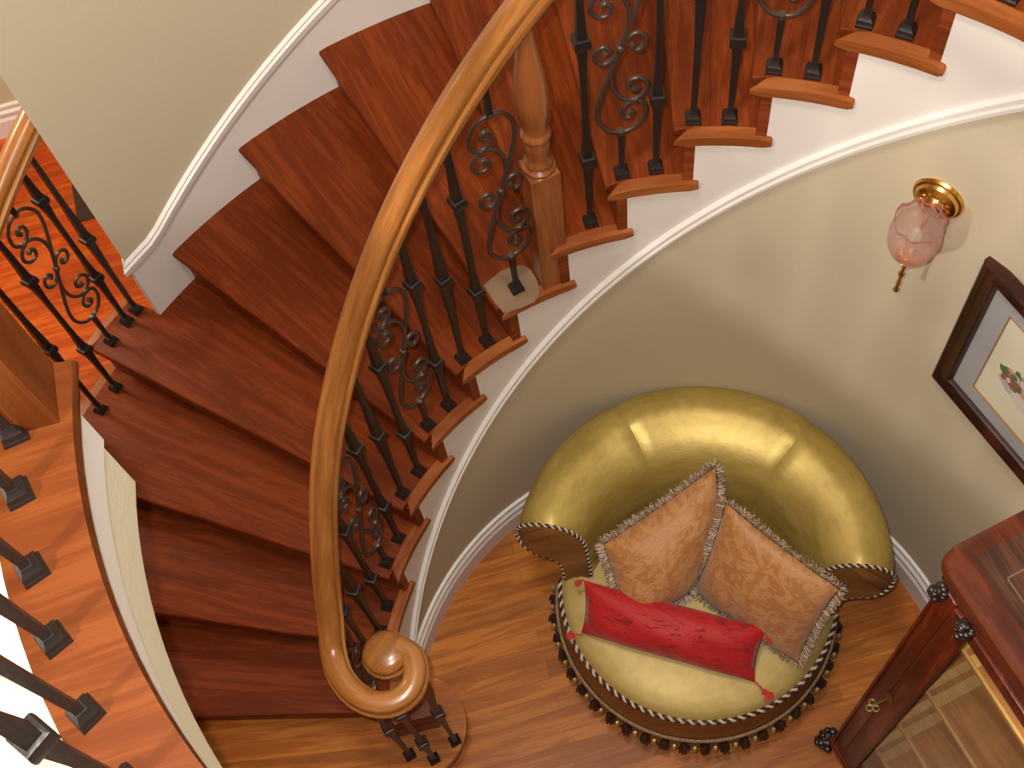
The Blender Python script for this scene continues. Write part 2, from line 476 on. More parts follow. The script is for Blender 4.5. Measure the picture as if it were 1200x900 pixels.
# white skirt board of the well side: stepped top, follows the tread undersides
bm = bmesh.new()
def col(d, z0, z1, r, t_=.022):
    return [P(r, d, z0), P(r, d, z1), P(r + t_, d, z1), P(r + t_, d, z0)]
for k in range(1, 16):
    a0_, a1_ = th(k) if k > 1 else 181.9, th(k + 1)
    if k == 1: continue
    n = 6; prev = None
    for i in range(n + 1):
        d = a0_ + (a1_ - a0_) * i / n
        q = [bm.verts.new(v) for v in col(d, max(0.0, min(trim_z(d), k * H - .03) - .03), k * H - .028, RW - .001)]
        if prev:
            for j in range(4): bm.faces.new((prev[j], prev[(j + 1) % 4], q[(j + 1) % 4], q[j]))
        prev = q
build('skirt_board', bm, 'white', stair, smooth=30)
# moulding along its lower edge
bm = bmesh.new(); fr = []
for i in range(81):
    d = 43 + (176.5 - 43) * i / 80
    fr.append((P(0, d, trim_z(d)), P(1, d), Vector((0, 0, 1)), 1))
sweep(bm, fr, [(RW, -.022), (RW - .016, -.022), (RW - .017, -.008), (RW - .009, -.004), (RW - .009, .003), (RW - .014, .008), (RW - .014, .018), (RW - .006, .024), (RW, .026)])
build('skirt_moulding', bm, 'white', stair, smooth=25)

# outer skirt board and moulding against the outer wall
def otrim(d): return max(1.255, 1.457 + (133.4 - d) * .0192) if d < 147.4 else 1.255
bm = bmesh.new(); prev = None
N = 90
for i in range(N + 1):
    d = 147.1 - (147.1 - 30) * i / N
    kk = max(5, math.floor((TH0 - d) / DTH)); zb = kk * H - .04
    t_ = .018 if i > 0 else .010
    q = [bm.verts.new(v) for v in (P(RO, d, zb - H), P(RO, d, otrim(d)), P(RO + .02, d, otrim(d)), P(RO + .02, d, zb - H))]
    if prev:
        for j in range(4): bm.faces.new((prev[j], prev[(j + 1) % 4], q[(j + 1) % 4], q[j]))
    else: bm.faces.new(q)
    prev = q
build('outer_skirt_board', bm, 'white', stair, smooth=30)
bm = bmesh.new(); fr = []
for i in range(N + 1):
    d = 147.0 - (147.0 - 30) * i / N
    if i == 0:
        e0 = P(RO, 147.1); cd_ = Vector((math.cos(rad(107.5)), math.sin(rad(107.5)), 0)); Xr = Vector((-math.cos(rad(197.5)), -math.sin(rad(197.5)), 0))
        fr.append((e0 + cd_ * .15 - Xr * RO + Vector((0, 0, 1.255)), Xr, Vector((0, 0, 1)), 1))
        Xm = (P(1, 147.1) + Xr) / (1 + P(1, 147.1).dot(Xr))
        fr.append((e0 - Xm * RO + Vector((0, 0, 1.255)), Xm, Vector((0, 0, 1)), 1)); continue
    fr.append((P(0, d, otrim(d)), P(1, d), Vector((0, 0, 1)), 1))
sweep(bm, fr, [(RO + .022, -.02), (RO - .001, -.02), (RO - .012, -.012), (RO - .014, .012), (RO - .006, .016), (RO - .008, .026), (RO + .004, .034), (RO + .022, .034)])
build('outer_skirt_moulding', bm, 'white', stair, smooth=25)
# small chamfered return of the skirt round the wall end
bm = bmesh.new()
e0 = P(RO, 147.1); tg = P(1, 147.1 + 90); cd_ = Vector((math.cos(rad(107.5)), math.sin(rad(107.5)), 0)); cn = Vector((math.cos(rad(197.5)), math.sin(rad(197.5)), 0))
pp = [e0 + P(.03, 147.1) - tg * .02, e0 - tg * .02, e0 - tg * .004, e0 + cd_ * .008 + cn * .010, e0 + cd_ * .15 + cn * .010, e0 + cd_ * .15]
prism(bm, [(p.x, p.y) for p in pp], 5 * H, 1.25)
build('skirt_end', bm, 'white', stair)
# boards closing the open outer side of the lowest steps
bm = bmesh.new()
for k in range(1, 6):
    cyl_band(bm, [(2.125, 0), (2.125, k * H - .03), (2.145, k * H - .03), (2.145, 0)], th(k) - .3, (th(k + 1) if k < 5 else 147.2), 5)
build('outer_stringer', bm, 'white', stair, smooth=30)
# pale patch on tread 8 at the foot of a scroll baluster
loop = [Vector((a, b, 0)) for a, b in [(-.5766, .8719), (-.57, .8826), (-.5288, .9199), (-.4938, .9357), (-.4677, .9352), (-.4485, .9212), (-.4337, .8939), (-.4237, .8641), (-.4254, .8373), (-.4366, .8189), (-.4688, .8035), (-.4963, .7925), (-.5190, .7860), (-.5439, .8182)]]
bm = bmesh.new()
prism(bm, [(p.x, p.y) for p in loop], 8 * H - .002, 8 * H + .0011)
tag(build('pale_patch', bm, 'red_band', stair), 'pale patch on the tread')

# ------------------------------------------------------------------ outer wall of the stair
bm = bmesh.new()
wa = P(RO + .003, 147.1); cutd = Vector((math.cos(rad(107.5)), math.sin(rad(107.5)), 0))
pts = [P(RO + .003, 147.1 - 187.1 * i / 120) for i in range(121)] + [P(RO + .13, -40 + 178 * i / 110) for i in range(111)] + [wa + cutd * .16]
prism(bm, [(p.x, p.y) for p in pts], .5, 5.6)
struct(build('wall_outer', bm, 'wall', smooth=40), 'curved beige wall on the outer side of the stair')

# hall beyond the open steps
HD = Vector((math.cos(rad(17.5)), math.sin(rad(17.5)), 0)); HN = Vector((-HD.y, HD.x, 0))
w0 = Vector((-2.95, 2.562, 0))
R_h = Matrix((HD, HN, Vector((0, 0, 1)))).transposed()
bm = bmesh.new(); box(bm, w0 + HN * .06 + HD * -.2 + Vector((0, 0, 1.4)), (5.2, .12, 2.8), R_h)
struct(build('wall_hall', bm, 'wall'))
bm = bmesh.new(); sweep(bm, [(w0 - HD * 2.8, -HN, Vector((0, 0, 1)), 1), (w0 + HD * 2.4, -HN, Vector((0, 0, 1)), 1)], [(-a, b) for a, b in [(0, 0), (-.020, 0), (-.020, .105), (-.013, .118), (-.013, .135), (-.019, .142), (-.019, .152), (-.010, .162), (-.010, .176), (-.014, .182), (-.012, .190), (0, .192)]])
struct(build('baseboard_hall', bm, 'white', smooth=25))
bm = bmesh.new(); box(bm, (-1.5, 4.9, 2.8), (9.4, .1, 5.6)); struct(build('wall_back', bm, 'wall'))
bm = bmesh.new(); box(bm, (3.6, .5, 2.8), (.1, 8.8, 5.6)); struct(build('wall_right', bm, 'wall'))
bm = bmesh.new(); box(bm, (-5.6, .5, 2.8), (.1, 8.8, 5.6)); struct(build('wall_left', bm, 'wall'))
bm = bmesh.new(); box(bm, (-1.5, -3.6, 2.8), (9.4, .1, 5.6)); struct(build('wall_front', bm, 'wall'))
bm = bmesh.new(); box(bm, (-1, .5, 5.66), (9.4, 8.8, .1)); struct(build('ceiling', bm, 'ceiling'))

# ------------------------------------------------------------------ balcony
def rb(d):   # balcony edge radius: eases from the stair radius to the balcony's own
    return .934 + (.98 - .934) * min(1, max(0, (43 - d) / 90))
bal = empty('balcony', P(1.2, -100, ZB - .3))
tag(bal, 'upper balcony edge with an orange wooden border above a white fascia and cream drywall', 'balcony')
A0, A1 = -173.5, 43.2
def ringband(bm, f_in, f_out, z0, z1, a, b, n, bevel=0):
    pts = [P(f_in(a + (b - a) * i / n), a + (b - a) * i / n) for i in range(n + 1)] + [P(f_out(b + (a - b) * i / n), b + (a - b) * i / n) for i in range(n + 1)]
    prism(bm, [(p.x, p.y) for p in pts], z0, z1, bevel, 3)
bm = bmesh.new(); ringband(bm, rb, lambda d: rb(d) + .122, ZB - .032, ZB, A0, A1, 90, .012)
build('wooden_border', bm, 'balcony', bal, uv=lambda co: (co.x * .94 + co.y * .34 + 50, -co.x * .34 + co.y * .94 + 50))
bm = bmesh.new(); ringband(bm, lambda d: rb(d) + .123, lambda d: 2.6, ZB - .03, ZB - .002, A0, A1, 90)
build('stone_floor', bm, 'cream', bal)
bm = bmesh.new(); ringband(bm, lambda d: rb(d) + .016, lambda d: rb(d) + .05, ZB - .170, ZB - .033, -170.4, A1 - 1, 90)
build('fascia_board', bm, 'white', bal)
bm = bmesh.new(); ringband(bm, lambda d: rb(d) + .006, lambda d: rb(d) + .02, ZB - .05, ZB - .033, -170.8, A1 - 1, 90)
build('fascia_moulding', bm, 'white', bal)
bm = bmesh.new(); ringband(bm, lambda d: rb(d) + .022, lambda d: 2.6, ZB - .33, ZB - .031, -170.1, A1 - .2, 90)
build('drywall_band', bm, 'drywall', bal)

# ------------------------------------------------------------------ wrought iron balusters
def bar(bm, stops, n=4, twist=PI / 4):
    """square bar along z: stops (z, half width)"""
    rings = []
    for z, w in stops:
        rings.append([bm.verts.new((w * 1.414 * math.cos(twist + 2 * PI * k / 4), w * 1.414 * math.sin(twist + 2 * PI * k / 4), z)) for k in range(4)])
    for A, B in zip(rings, rings[1:]):
        for k in range(4): bm.faces.new((A[k], A[(k + 1) % 4], B[(k + 1) % 4], B[k]))
    bm.faces.new(rings[0][::-1]); bm.faces.new(rings[-1])
KN = lambda z: [(z - .017, .0105), (z - .015, .0165), (z - .006, .0185), (z + .006, .0185), (z + .015, .0165), (z + .017, .0105)]
SHOE = [(0, .0185), (.007, .0185), (.010, .0165), (.020, .0155), (.026, .0105), (.031, .0085)]
def me_of(bm, name, mat='iron', smooth=25):
    o = build(name, bm, mat, None, smooth=smooth); me = o.data
    bpy.data.objects.remove(o); return me
mesh_cache = {}
def baluster_meshes(kind, L, with_shoe_top=True):
    key = (kind, round(L, 2))
    if key in mesh_cache: return mesh_cache[key]
    bm = bmesh.new()
    if kind == 'D':
        a, b = .285, .715
        bar(bm, [(0, .0065), (.03, .0065), (a - .09, .0085), (a - .018, .0115), (a + .018, .0115), (a + .10, .0075), (.5, .0065), (b - .10, .0075), (b - .018, .0115), (b + .018, .0115), (b + .10, .0085), (L, .0065)])
        kn = [a, b]
    elif kind == 'S':
        a = .44
        bar(bm, [(0, .0065), (.03, .0065), (a - .19, .0075), (a - .018, .0120), (a + .018, .0120), (a + .19, .0075), (L, .0065)])
        kn = [a]
    else:
        bar(bm, [(0, .006), (.05, .006), (.165, .0075), (.178, .0075)])
        lowbar = me_of(bm, 'bar'); bm = bmesh.new()
        bar(bm, [(.772, .0075), (.785, .0075), (.86, .006), (L, .006)])
        kn = []
    rod = me_of(bm, 'baluster_bar')
    kms = []
    for z in kn:
        b2 = bmesh.new(); bar(b2, KN(z)); kms.append(me_of(b2, 'knuckle'))
    b3 = bmesh.new(); bar(b3, SHOE); shoe = me_of(b3, 'shoe')
    sc = None
    if kind == 'C':
        loopA = [(0, 0), (-.015, -.05), (-.040, -.13), (-.055, -.20), (-.052, -.25), (-.030, -.288), (0, -.300), (.032, -.290), (.055, -.255), (.058, -.215), (.040, -.190), (.016, -.196), (.001, -.220), (.006, -.244), (.021, -.249), (.029, -.235), (.020, -.224)]
        loopB = [(0, 0), (-.018, -.06), (-.021, -.11), (-.010, -.155), (.012, -.180), (.034, -.184), (.055, -.165), (.062, -.137), (.047, -.112), (.024, -.114), (.018, -.136), (.030, -.150), (.039, -.142)]
        curl = [(0, 0), (-.016, -.030), (-.038, -.042), (-.056, -.024), (-.053, .004), (-.036, .014), (-.025, 0), (-.034, -.010)]
        b4 = bmesh.new(); zc = .475
        for s in (1, -1):
            for L_, off in ((loopA, .0), (loopB, .0), (curl, .0)):
                pp = catmull([(s * x_ , 0, zc + s * z_) for x_, z_ in L_], 6)
                m_ = len(pp); rs = [.0058 if i < m_ * .8 else .0058 + .0022 * (i - m_ * .8) / (m_ * .2) for i in range(m_)]
                tube(b4, pp, rs, 7)
        lathe(b4, [(0, -.012), (.009, -.009), (.011, 0), (.009, .009), (0, .012)], (0, 0, zc), 8)
        for s in (1, -1):
            lathe(b4, [(0, -.009), (.008, -.006), (.008, .006), (0, .009)], (s * .034, 0, zc - s * .187), 8)
            lathe(b4, [(0, -.009), (.010, -.006), (.010, .006), (0, .009)], (0, 0, zc - s * .300), 8)
        sc = me_of(b4, 'scroll', 'scroll_iron', smooth=60)
    
    if sc: rod = (lowbar, rod)
    mesh_cache[key] = (rod, kms, shoe, sc); return mesh_cache[key]
def place_baluster(kind, pos, L, yaw, parent):
    real = L
    if kind == 'C': L = max(L, .84)
    rod, kms, shoe, sc = baluster_meshes(kind, L)
    o = bpy.data.objects.new('scroll_baluster' if kind == 'C' else 'baluster', sc if sc else rod); C.objects.link(o)
    o.parent = parent; o.matrix_parent_inverse = Matrix.Translation(parent.location).inverted()
    o.location = pos; o.rotation_euler = (0, 0, yaw); o.scale.z = real / L
    if kind == 'C': o['label'] = 'wrought iron baluster opened into scrolls'
    for nm, me in [('knuckle', m_) for m_ in kms] + [('shoe', shoe)] + ([('bar', rod[0]), ('bar', rod[1])] if sc else []):
        c = bpy.data.objects.new(nm, me); C.objects.link(c); c.parent = o
    return o

# ------------------------------------------------------------------ handrail of the well side
rail_in = empty('stair_railing', P(.99, 190, 0.19))
tag(rail_in, 'well-side stair railing with an orange-brown handrail ending in a volute over black iron balusters', 'railing')
def pitch(d): return (TH0 - d) / DTH * H
RP = [(-.028, -.022), (-.034, -.012), (-.0365, -.004), (-.036, .004), (-.030, .008), (-.0275, .011), (-.0275, .015), (-.0305, .020), (-.0305, .028), (-.026, .037), (-.015, .0435), (0, .046), (.015, .0435), (.026, .037), (.0305, .028), (.0305, .020), (.0275, .015), (.0275, .011), (.030, .008), (.036, .004), (.0365, -.004), (.034, -.012), (.028, -.022), (.020, -.026), (-.020, -.026)]
def rail_zc(d):      # height of the profile origin (top is +.046)
    return pitch(d) + .872
path = []
d = 48.0
while d < 161: path.append(P(RB, d, rail_zc(d))); d += 4.0
path += [P(.990, 165, 1.560), P(.991, 170, 1.432), P(.993, 175, 1.296), P(.993, 179, 1.203)]
VZ = 1.150
vol = [(-.990, -.050, VZ + .006), (-.966, -.118, VZ), (-.920, -.170, VZ), (-.866, -.195, VZ), (-.812, -.192, VZ), (-.770, -.160, VZ), (-.758, -.110, VZ), (-.776, -.064, VZ), (-.812, -.046, VZ)]
path += [Vector(v) for v in vol]
path = catmull(path, 4)
def rail_mesh(path, prof, name, parent, mat='rail', taper_end=None):
    bm = bmesh.new(); fr = []; L = 0; Ls = []
    for i, p in enumerate(path):
        t = (path[min(i + 1, len(path) - 1)] - path[max(i - 1, 0)]).normalized()
        side = Vector((0, 0, 1)).cross(t).normalized(); up = t.cross(side).normalized()
        if i: L += (p - path[i - 1]).length
        Ls.append(L)
        fr.append((p, side, up, 1))
    rings = sweep(bm, fr, prof)
    lay = bm.loops.layers.uv.verify()
    m = {}
    for i, rg in enumerate(rings):
        for j, v in enumerate(rg): m[v] = (Ls[i], j * .012)
    for f in bm.faces:
        for l in f.loops: l[lay].uv = m[l.vert]
    return build(name, bm, mat, parent, smooth=50)
hr = rail_mesh(path, RP, 'handrail', rail_in)
eye = (-.842, -.062, VZ)
bm = bmesh.new()
lathe(bm, [(0, -.026), (.054, -.026), (.064, -.012), (.068, -.004), (.0675, .004), (.062, .008), (.059, .011), (.059, .015), (.062, .020), (.061, .028), (.055, .037), (.042, .0435), (.018, .0464), (0, .0467)], eye, 40)
build('volute_eye', bm, 'rail', hr, uv=lambda co: (co.x * .6 + co.y * .8 + 3, -co.x * .8 + co.y * .6), smooth=50)

def top_len(d, z, sub=.030): return rail_zc(d) - sub - z + .012
for k in range(2, 16):
    for u in (.13, .63):
        if k == 9 and u < .5: continue
        d = th(k + u)
        if k == 8:
            if u < .5: continue
            kind, d = 'C', th(8.31)
        elif u > .5: kind = 'D'
        else: kind = 'C' if k % 2 == 0 else 'S'
        if k == 8 and kind == 'C': pass
        z = k * H
        zr = rail_zc(d) - .006
        if d > 161: zr = interp([(161, rail_zc(161)), (165, 1.560), (170, 1.432), (175, 1.296), (179, 1.203), (184, 1.158)], d)
        L = zr - (.024 if d < 160 else .040) - z
        place_baluster(kind, P(RB, d, z), round(L, 2), rad(d - 90), rail_in)
# posts under the volute
for (x_, y_, kd) in [(-.769, -.109, 'S'), (-.836, -.170, 'D'), (-.918, -.158, 'S')]:
    place_baluster(kd, (x_, y_, H), round(VZ - .024 - H, 2), rad(30), rail_in)
# turned wooden newel standing on tread 8
nw = P(.988, 113.4); nd = rad(113.4 + 2)
Rn = Matrix.Rotation(nd, 3, 'Z')
bm = bmesh.new(); z8 = 8 * H
box(bm, Vector((nw.x, nw.y, z8 + .255)), (.078, .078, .51), Rn, .0025, 1)
np_ = build('newel_post', bm, 'newel', rail_in, uv=lambda co: (co.z, co.x * .9 + co.y * .4))
bm = bmesh.new()
lathe(bm, [(0, 0), (.039, 0), (.040, .006), (.040, .012), (.030, .020), (.036, .028), (.037, .036), (.030, .044), (.0285, .056), (.0325, .090), (.0325, .108), (.029, .122), (.036, .130), (.037, .138), (.030, .146), (.027, .150), (.036, .19), (.041, .24), (.041, .29), (.034, .36), (.024, .43), (.018, .50), (.017, .56)], (nw.x, nw.y, z8 + .51), 28)
build('turned_shaft', bm, 'newel', np_, uv=lambda co: (co.z * 1.0, math.atan2(co.y - nw.y, co.x - nw.x) * .03), smooth=50)

# ------------------------------------------------------------------ outer railing of the lowest steps
rail_out = empty('stair_railing', P(2.12, 185, 0))
tag(rail_out, 'short outer railing at the lower left of the stair, beside the orange hall floor', 'railing')
pth = [P(2.12, d_, pitch(d_) + .80 + .03) for d_ in [145.2 + 2 * i for i in range(24)]]
hr2 = rail_mesh(pth, RP, 'handrail', rail_out)
for k, u, kd in [(5, .484, 'S'), (5, .361, 'D'), (5, .10, 'C'), (4, .86, 'D'), (4, .60, 'S'), (4, .34, 'D'), (4, .08, 'C'), (3, .82, 'D'), (3, .55, 'S'), (3, .28, 'D'), (2, .9, 'C'), (2, .63, 'D'), (2, .36, 'S'), (2, .1, 'D'), (1, .8, 'S'), (1, .5, 'D')]:
    d = {(5, .484): 147.9, (5, .361): 149.2, (5, .10): 151.46, (4, .86): 153.83, (4, .60): 156.25}.get((k, u), th(k + u))
    L = pitch(d) + .83 - .024 - k * H
    place_baluster(kd, P(2.12, d, k * H), round(L, 2), rad(d - 90), rail_out)

# ------------------------------------------------------------------ balcony railing
rail_b = empty('balcony_railing', P(1.06, -150, ZB))
tag(rail_b, 'nearest railing, at the lower left, with iron balusters on the orange balcony border', 'railing')
pth = [P(rb(d_) + .082, d_, ZB + .90) for d_ in [-170 + 3 * i for i in range(72)]]
hr3 = rail_mesh(pth, RP, 'handrail', rail_b)
bases = [(-167.5, 'S'), (-162.45, 'D'), (-156.2, 'C'), (-150.6, 'D'), (-144.6, 'S')]
dcur = -144.6; seq = ['D', 'C', 'D', 'S']; i = 0
# angles measured for the first five, then at even spacing
while dcur < 36:
    dcur += 5.75; bases.append((dcur, seq[i % 4])); i += 1
for d, kd in bases:
    place_baluster(kd, P(rb(d) + .082, d, ZB), .88, rad(d - 90) + rad(14), rail_b)
# square newel at the balcony's end
c0 = Vector((-.975, -.213, 0)); f1 = rad(106.3); f2 = rad(196.3)
e1_ = Vector((math.cos(f1), math.sin(f1), 0)); e2_ = Vector((math.cos(f2), math.sin(f2), 0))
w_ = .098
pp = [c0, c0 + e1_ * w_, c0 + e1_ * w_ + e2_ * w_, c0 + e2_ * w_]
bm = bmesh.new(); prism(bm, [(p.x, p.y) for p in pp], ZB, ZB + 1.02)
nb = build('newel_post', bm, 'balcony', rail_b, uv=lambda co: (co.z + 3, co.x * 1.1 + co.y * .9 + 7))
bm = bmesh.new()
cc = c0 + (e1_ + e2_) * w_ / 2
box(bm, Vector((cc.x, cc.y, ZB + 1.035)), (.13, .13, .03), Matrix.Rotation(f1, 3, 'Z'), .008, 2)
build('post_cap', bm, 'balcony', nb, uv=lambda co: (co.x, co.y))

# ------------------------------------------------------------------ twisted cord
def twisted(bm, path, r, pitch_, n_per=8, closed=False):
    """two strands, light (0) and dark (1)"""
    pts = [Vector(p) for p in path]; L = [0]
    for a, b in zip(pts, pts[1:]): L.append(L[-1] + (b - a).length)
    N = max(8, int(L[-1] / pitch_ * n_per)); out = ([], []); j = 0; prev = None
    for i in range(N + 1):
        s = L[-1] * i / N
        while j < len(L) - 2 and L[j + 1] < s: j += 1
        f = (s - L[j]) / max(L[j + 1] - L[j], 1e-9); p = pts[j].lerp(pts[j + 1], f)
        t = (pts[min(j + 2, len(pts) - 1)] - pts[max(j - 1, 0)]).normalized()
        a = t.orthogonal().normalized() if prev is None else (prev - t * prev.dot(t)).normalized()
        prev = a; b = t.cross(a); ph = 2 * PI * s / pitch_
        for q in (0, 1):
            w = ph + PI * q
            out[q].append(p + (a * math.cos(w) + b * math.sin(w)) * r * .55)
    for q in (0, 1): tube(bm, out[q], r * (.62 if q else .55), 5, mi=q)

# ------------------------------------------------------------------ gold barrel chair
CC = Vector((.040, .372, 0)); CF = -98.0
chair = empty('barrel_chair', CC)
tag(chair, 'gold velvet barrel chair with rolled back and dark fringe against the curved wall', 'chair')
def Q(r, d, z): return CC + Vector((r * math.cos(rad(d)), r * math.sin(rad(d)), z))
AL, AR = 171.0, -6.0
def shift(d, z):
    s_ = min(1, max(0, (.66 - z) / .22)) * 8.0
    return d + s_ * max(0, 1 - (AL - d) / 40) - s_ * max(0, 1 - (d - AR) / 40)
prof = [(.436, .10), (.436, .30), (.438, .49), (.466, .545), (.528, .570), (.568, .605), (.586, .65), (.580, .70), (.556, .738), (.515, .760), (.468, .764), (.425, .745), (.392, .705), (.372, .650), (.360, .58), (.352, .48), (.350, .36)]
profc = [(v.x, v.y) for v in catmull([(a, b, 0) for a, b in prof], 3)]
def panel(a, b, nm):
    bm = bmesh.new(); n = max(6, int(abs(a - b) / 3)); fr = []
    for i in range(n + 1):
        d = a + (b - a) * i / n; e = min(i, n - i)
        s = 1.0
        pin = .006 if e == 0 else 0.0           # pulled in at the seam
        fr.append((d, pin))
    rings = []
    for d, pin in fr:
        dep = .10 * max(0, math.sin(PI * (d - AR) / (AL - AR))) ** .7
        rings.append([bm.verts.new(Q(r - pin * (1 if r > .46 else -1) * (1 if z > .5 else 0) - dep * min(1, max(0, (.45 - r) / .09)), shift(d, z), z - (pin if z > .7 else 0))) for r, z in profc])
    for A, B in zip(rings, rings[1:]):
        for j in range(len(profc) - 1): bm.faces.new((A[j], A[j + 1], B[j + 1], B[j]))
    if a != AL: bm.faces.new([*rings[0]][::-1])
    if b != AR: bm.faces.new(rings[-1])
    return build(nm, bm, 'gold', chair, smooth=60)
panel(AL, 118, 'back_panel'); panel(118, 50, 'back_panel'); panel(50, AR, 'back_panel')
# fronts of the arms, browned for shade and nap, with cord round the edge
for d, s in ((AL, 1), (AR, -1)):
    bm = bmesh.new(); vs = []
    big = [(r + (.003 if r > .46 else -.003), z) for r, z in profc]
    a_ = [bm.verts.new(Q(r, shift(d, z), z)) for r, z in profc]
    b_ = [bm.verts.new(Q(.42 + (r - .42) * .93, shift(d, z) + s * 1.2, z * .985 + .004)) for r, z in profc]
    n = len(profc)
    for j in range(n - 1): bm.faces.new((a_[j], a_[j + 1], b_[j + 1], b_[j]))
    for j in range((n - 1) // 2):
        q = [b_[j], b_[j + 1], b_[n - 2 - j], b_[n - 1 - j]]
        q = [v for i_, v in enumerate(q) if v not in q[:i_]]
        if len(q) > 2: bm.faces.new(q)
    af = build('arm_front', bm, 'shaded_gold', chair, smooth=50); af['label'] = 'arm front of gold velvet with shade in its colour'
    bm = bmesh.new()
    twisted(bm, [Q(r + (.002 if r > .43 else -.002), shift(d, z) + s * .4, z + (.002 if z > .7 else 0)) for r, z in profc if z > .41], .0062, .024)
    build('arm_cord', bm, None, af, smooth=60, mats=['pile_light', 'pile_dark'])
# base drum
bm = bmesh.new(); N = 96
bprof = [(.30, .085), (.470, .085), (.472, .20), (.466, .22), (.460, .28), (.455, .34), (.452, .400), (.30, .40)]
rings = [[bm.verts.new(Q(r, 360 * i / N, z)) for r, z in bprof] for i in range(N)]
for i in range(N):
    A, B = rings[i], rings[(i + 1) % N]
    for j in range(len(bprof)): bm.faces.new((A[j], A[(j + 1) % len(bprof)], B[(j + 1) % len(bprof)], B[j]))
bs = build('chair_base', bm, 'shaded_gold', chair, smooth=50); bs['label'] = 'drum base of gold velvet with shade in its colour'
bm = bmesh.new()
for a in (45, 135, 225, 315):
    lathe(bm, [(.0, 0), (.028, 0), (.034, .03), (.036, .0855), (0, .0855)], Q(.36, a + CF, 0), 12)
build('chair_feet', bm, 'carving', chair)
# seat cushion: domed, front proud of the base
bm = bmesh.new(); N = 96
sp = [(.0, .30), (.43, .30), (.447, .37), (.450, .400), (.445, .420), (.425, .434), (.38, .446), (.30, .456), (.18, .462), (.08, .464), (0, .465)]
lathe(bm, [(r, z) for r, z in sp], CC, N)
build('seat', bm, 'seat_gold', chair, smooth=60)
bm = bmesh.new(); twisted(bm, [Q(.453, AL + 7 + (360 - (AL - AR) - 14) * i / 90, .404) for i in range(91)], .0085, .032)
build('seat_cord', bm, None, chair, smooth=60, mats=['pile_light', 'pile_dark'])
bm = bmesh.new(); tube(bm, [Q(.475, AL + (360 - (AL - AR)) * i / 90, .212) for i in range(91)], .006, 6)
tube(bm, [Q(.474, AL + (360 - (AL - AR)) * i / 90, .196) for i in range(91)], .005, 6)
gimp = build('base_braid', bm, 'fringe', chair, smooth=60)
# tassels and bead drops alternate below the braid
bm = bmesh.new()
for i in range(26):
    a = 2 * PI * i / 26 + random.uniform(-.1, .1); r0 = random.uniform(.006, .016)
    p0 = Vector((0, 0, .0)); p1 = Vector((r0 * math.cos(a), r0 * math.sin(a), -.02)); p2 = Vector(((r0 + .006) * math.cos(a), (r0 + .006) * math.sin(a), -.062 + random.uniform(-.006, .006)))
    tube(bm, [p0, p1, p2], [.003, .0035, .0025], 4)
tas = me_of(bm, 'tassel', 'pile_dark', 60)
bm = bmesh.new()
lathe(bm, [(.0035, 0), (.0035, -.018), (.009, -.024), (.0115, -.033), (.009, -.042), (.004, -.047), (0, -.048)], (0, 0, 0), 12)
lathe(bm, [(.004, -.004), (.008, -.008), (.004, -.012)], (0, 0, 0), 10)
bead = me_of(bm, 'bead_drop', 'bead', 60)
NTs = 46
for i in range(NTs):
    d = AL + 3 + (360 - (AL - AR) - 6) * i / (NTs - 1)
    o = bpy.data.objects.new('tassel' if i % 2 else 'bead_drop', tas if i % 2 else bead); C.objects.link(o)
    o.parent = gimp; o.location = Q(.487 if i % 2 else .492, d, .192); o.matrix_parent_inverse = Matrix.Translation(chair.location).inverted()
    o.rotation_euler = (0, 0, i * 1.3)
for o in gimp.children:   # gimp's own parent offset is already world based
    o.matrix_parent_inverse = Matrix()

# ------------------------------------------------------------------ cushions
def pillow(name, TL, TR, BR, BL, thick, mat, label, cat, pinch=.05, front_hint=(0, -1, 1), group=None, bow=0.0):
    TL, TR, BR, BL = map(Vector, (TL, TR, BR, BL))
    cen = (TL + TR + BR + BL) / 4
    nrm = ((TR - BL).cross(TL - BR)).normalized()
    if nrm.dot(Vector(front_hint)) < 0: nrm = -nrm
    root = empty(name, cen); tag(root, label, cat, group)
    N = 26; bm = bmesh.new(); lay = bm.loops.layers.uv.verify()
    def base(u, v):
        p = TL.lerp(TR, u).lerp(BL.lerp(BR, u), v)
        a = (2 * u - 1); b = (2 * v - 1)
        # edges drawn in between the corners
        k = pinch
        p = p + (TR - TL).normalized() * bow * u ** 3 * max(0, 1 - b * b)
        p = p + (cen - p) * k * (max(0, 1 - a * a) * (b ** 4) + max(0, 1 - b * b) * (a ** 4))
        return p
    grid = {}
    for side in (1, -1):
        for i in range(N + 1):
            for j in range(N + 1):
                u, v = i / N, j / N
                edge = i in (0, N) or j in (0, N)
                if edge and (i, j, 1) in grid: grid[(i, j, side)] = grid[(i, j, 1)]; continue
                a = 2 * u - 1; b = 2 * v - 1
                h = (max(0, 1 - abs(a) ** 2.2) * max(0, 1 - abs(b) ** 2.2)) ** .55
                wr = 1 + .06 * math.sin(7 * u + 3 * v + side) * math.sin(5 * v + 1) + .05 * math.sin(13 * u - 9 * v)
                p = base(u, v) + nrm * side * (thick / 2) * h * wr
                grid[(i, j, side)] = bm.verts.new(p)
    for side in (1, -1):
        for i in range(N):
            for j in range(N):
                q = [grid[(i, j, side)], grid[(i + 1, j, side)], grid[(i + 1, j + 1, side)], grid[(i, j + 1, side)]]
                f = bm.faces.new(q)
                for l, (x_, y_) in zip(f.loops, ((i, j), (i + 1, j), (i + 1, j + 1), (i, j + 1))):
                    l[lay].uv = (x_ / N * 1.0 + (3 if side < 0 else 0), y_ / N)
    cov = build('cover', bm, mat, root, smooth=80)
    per = [base(i / 60, 0) for i in range(60)] + [base(1, i / 60) for i in range(60)] + [base(1 - i / 60, 1) for i in range(60)] + [base(0, 1 - i / 60) for i in range(60)]
    return root, per, nrm, cen
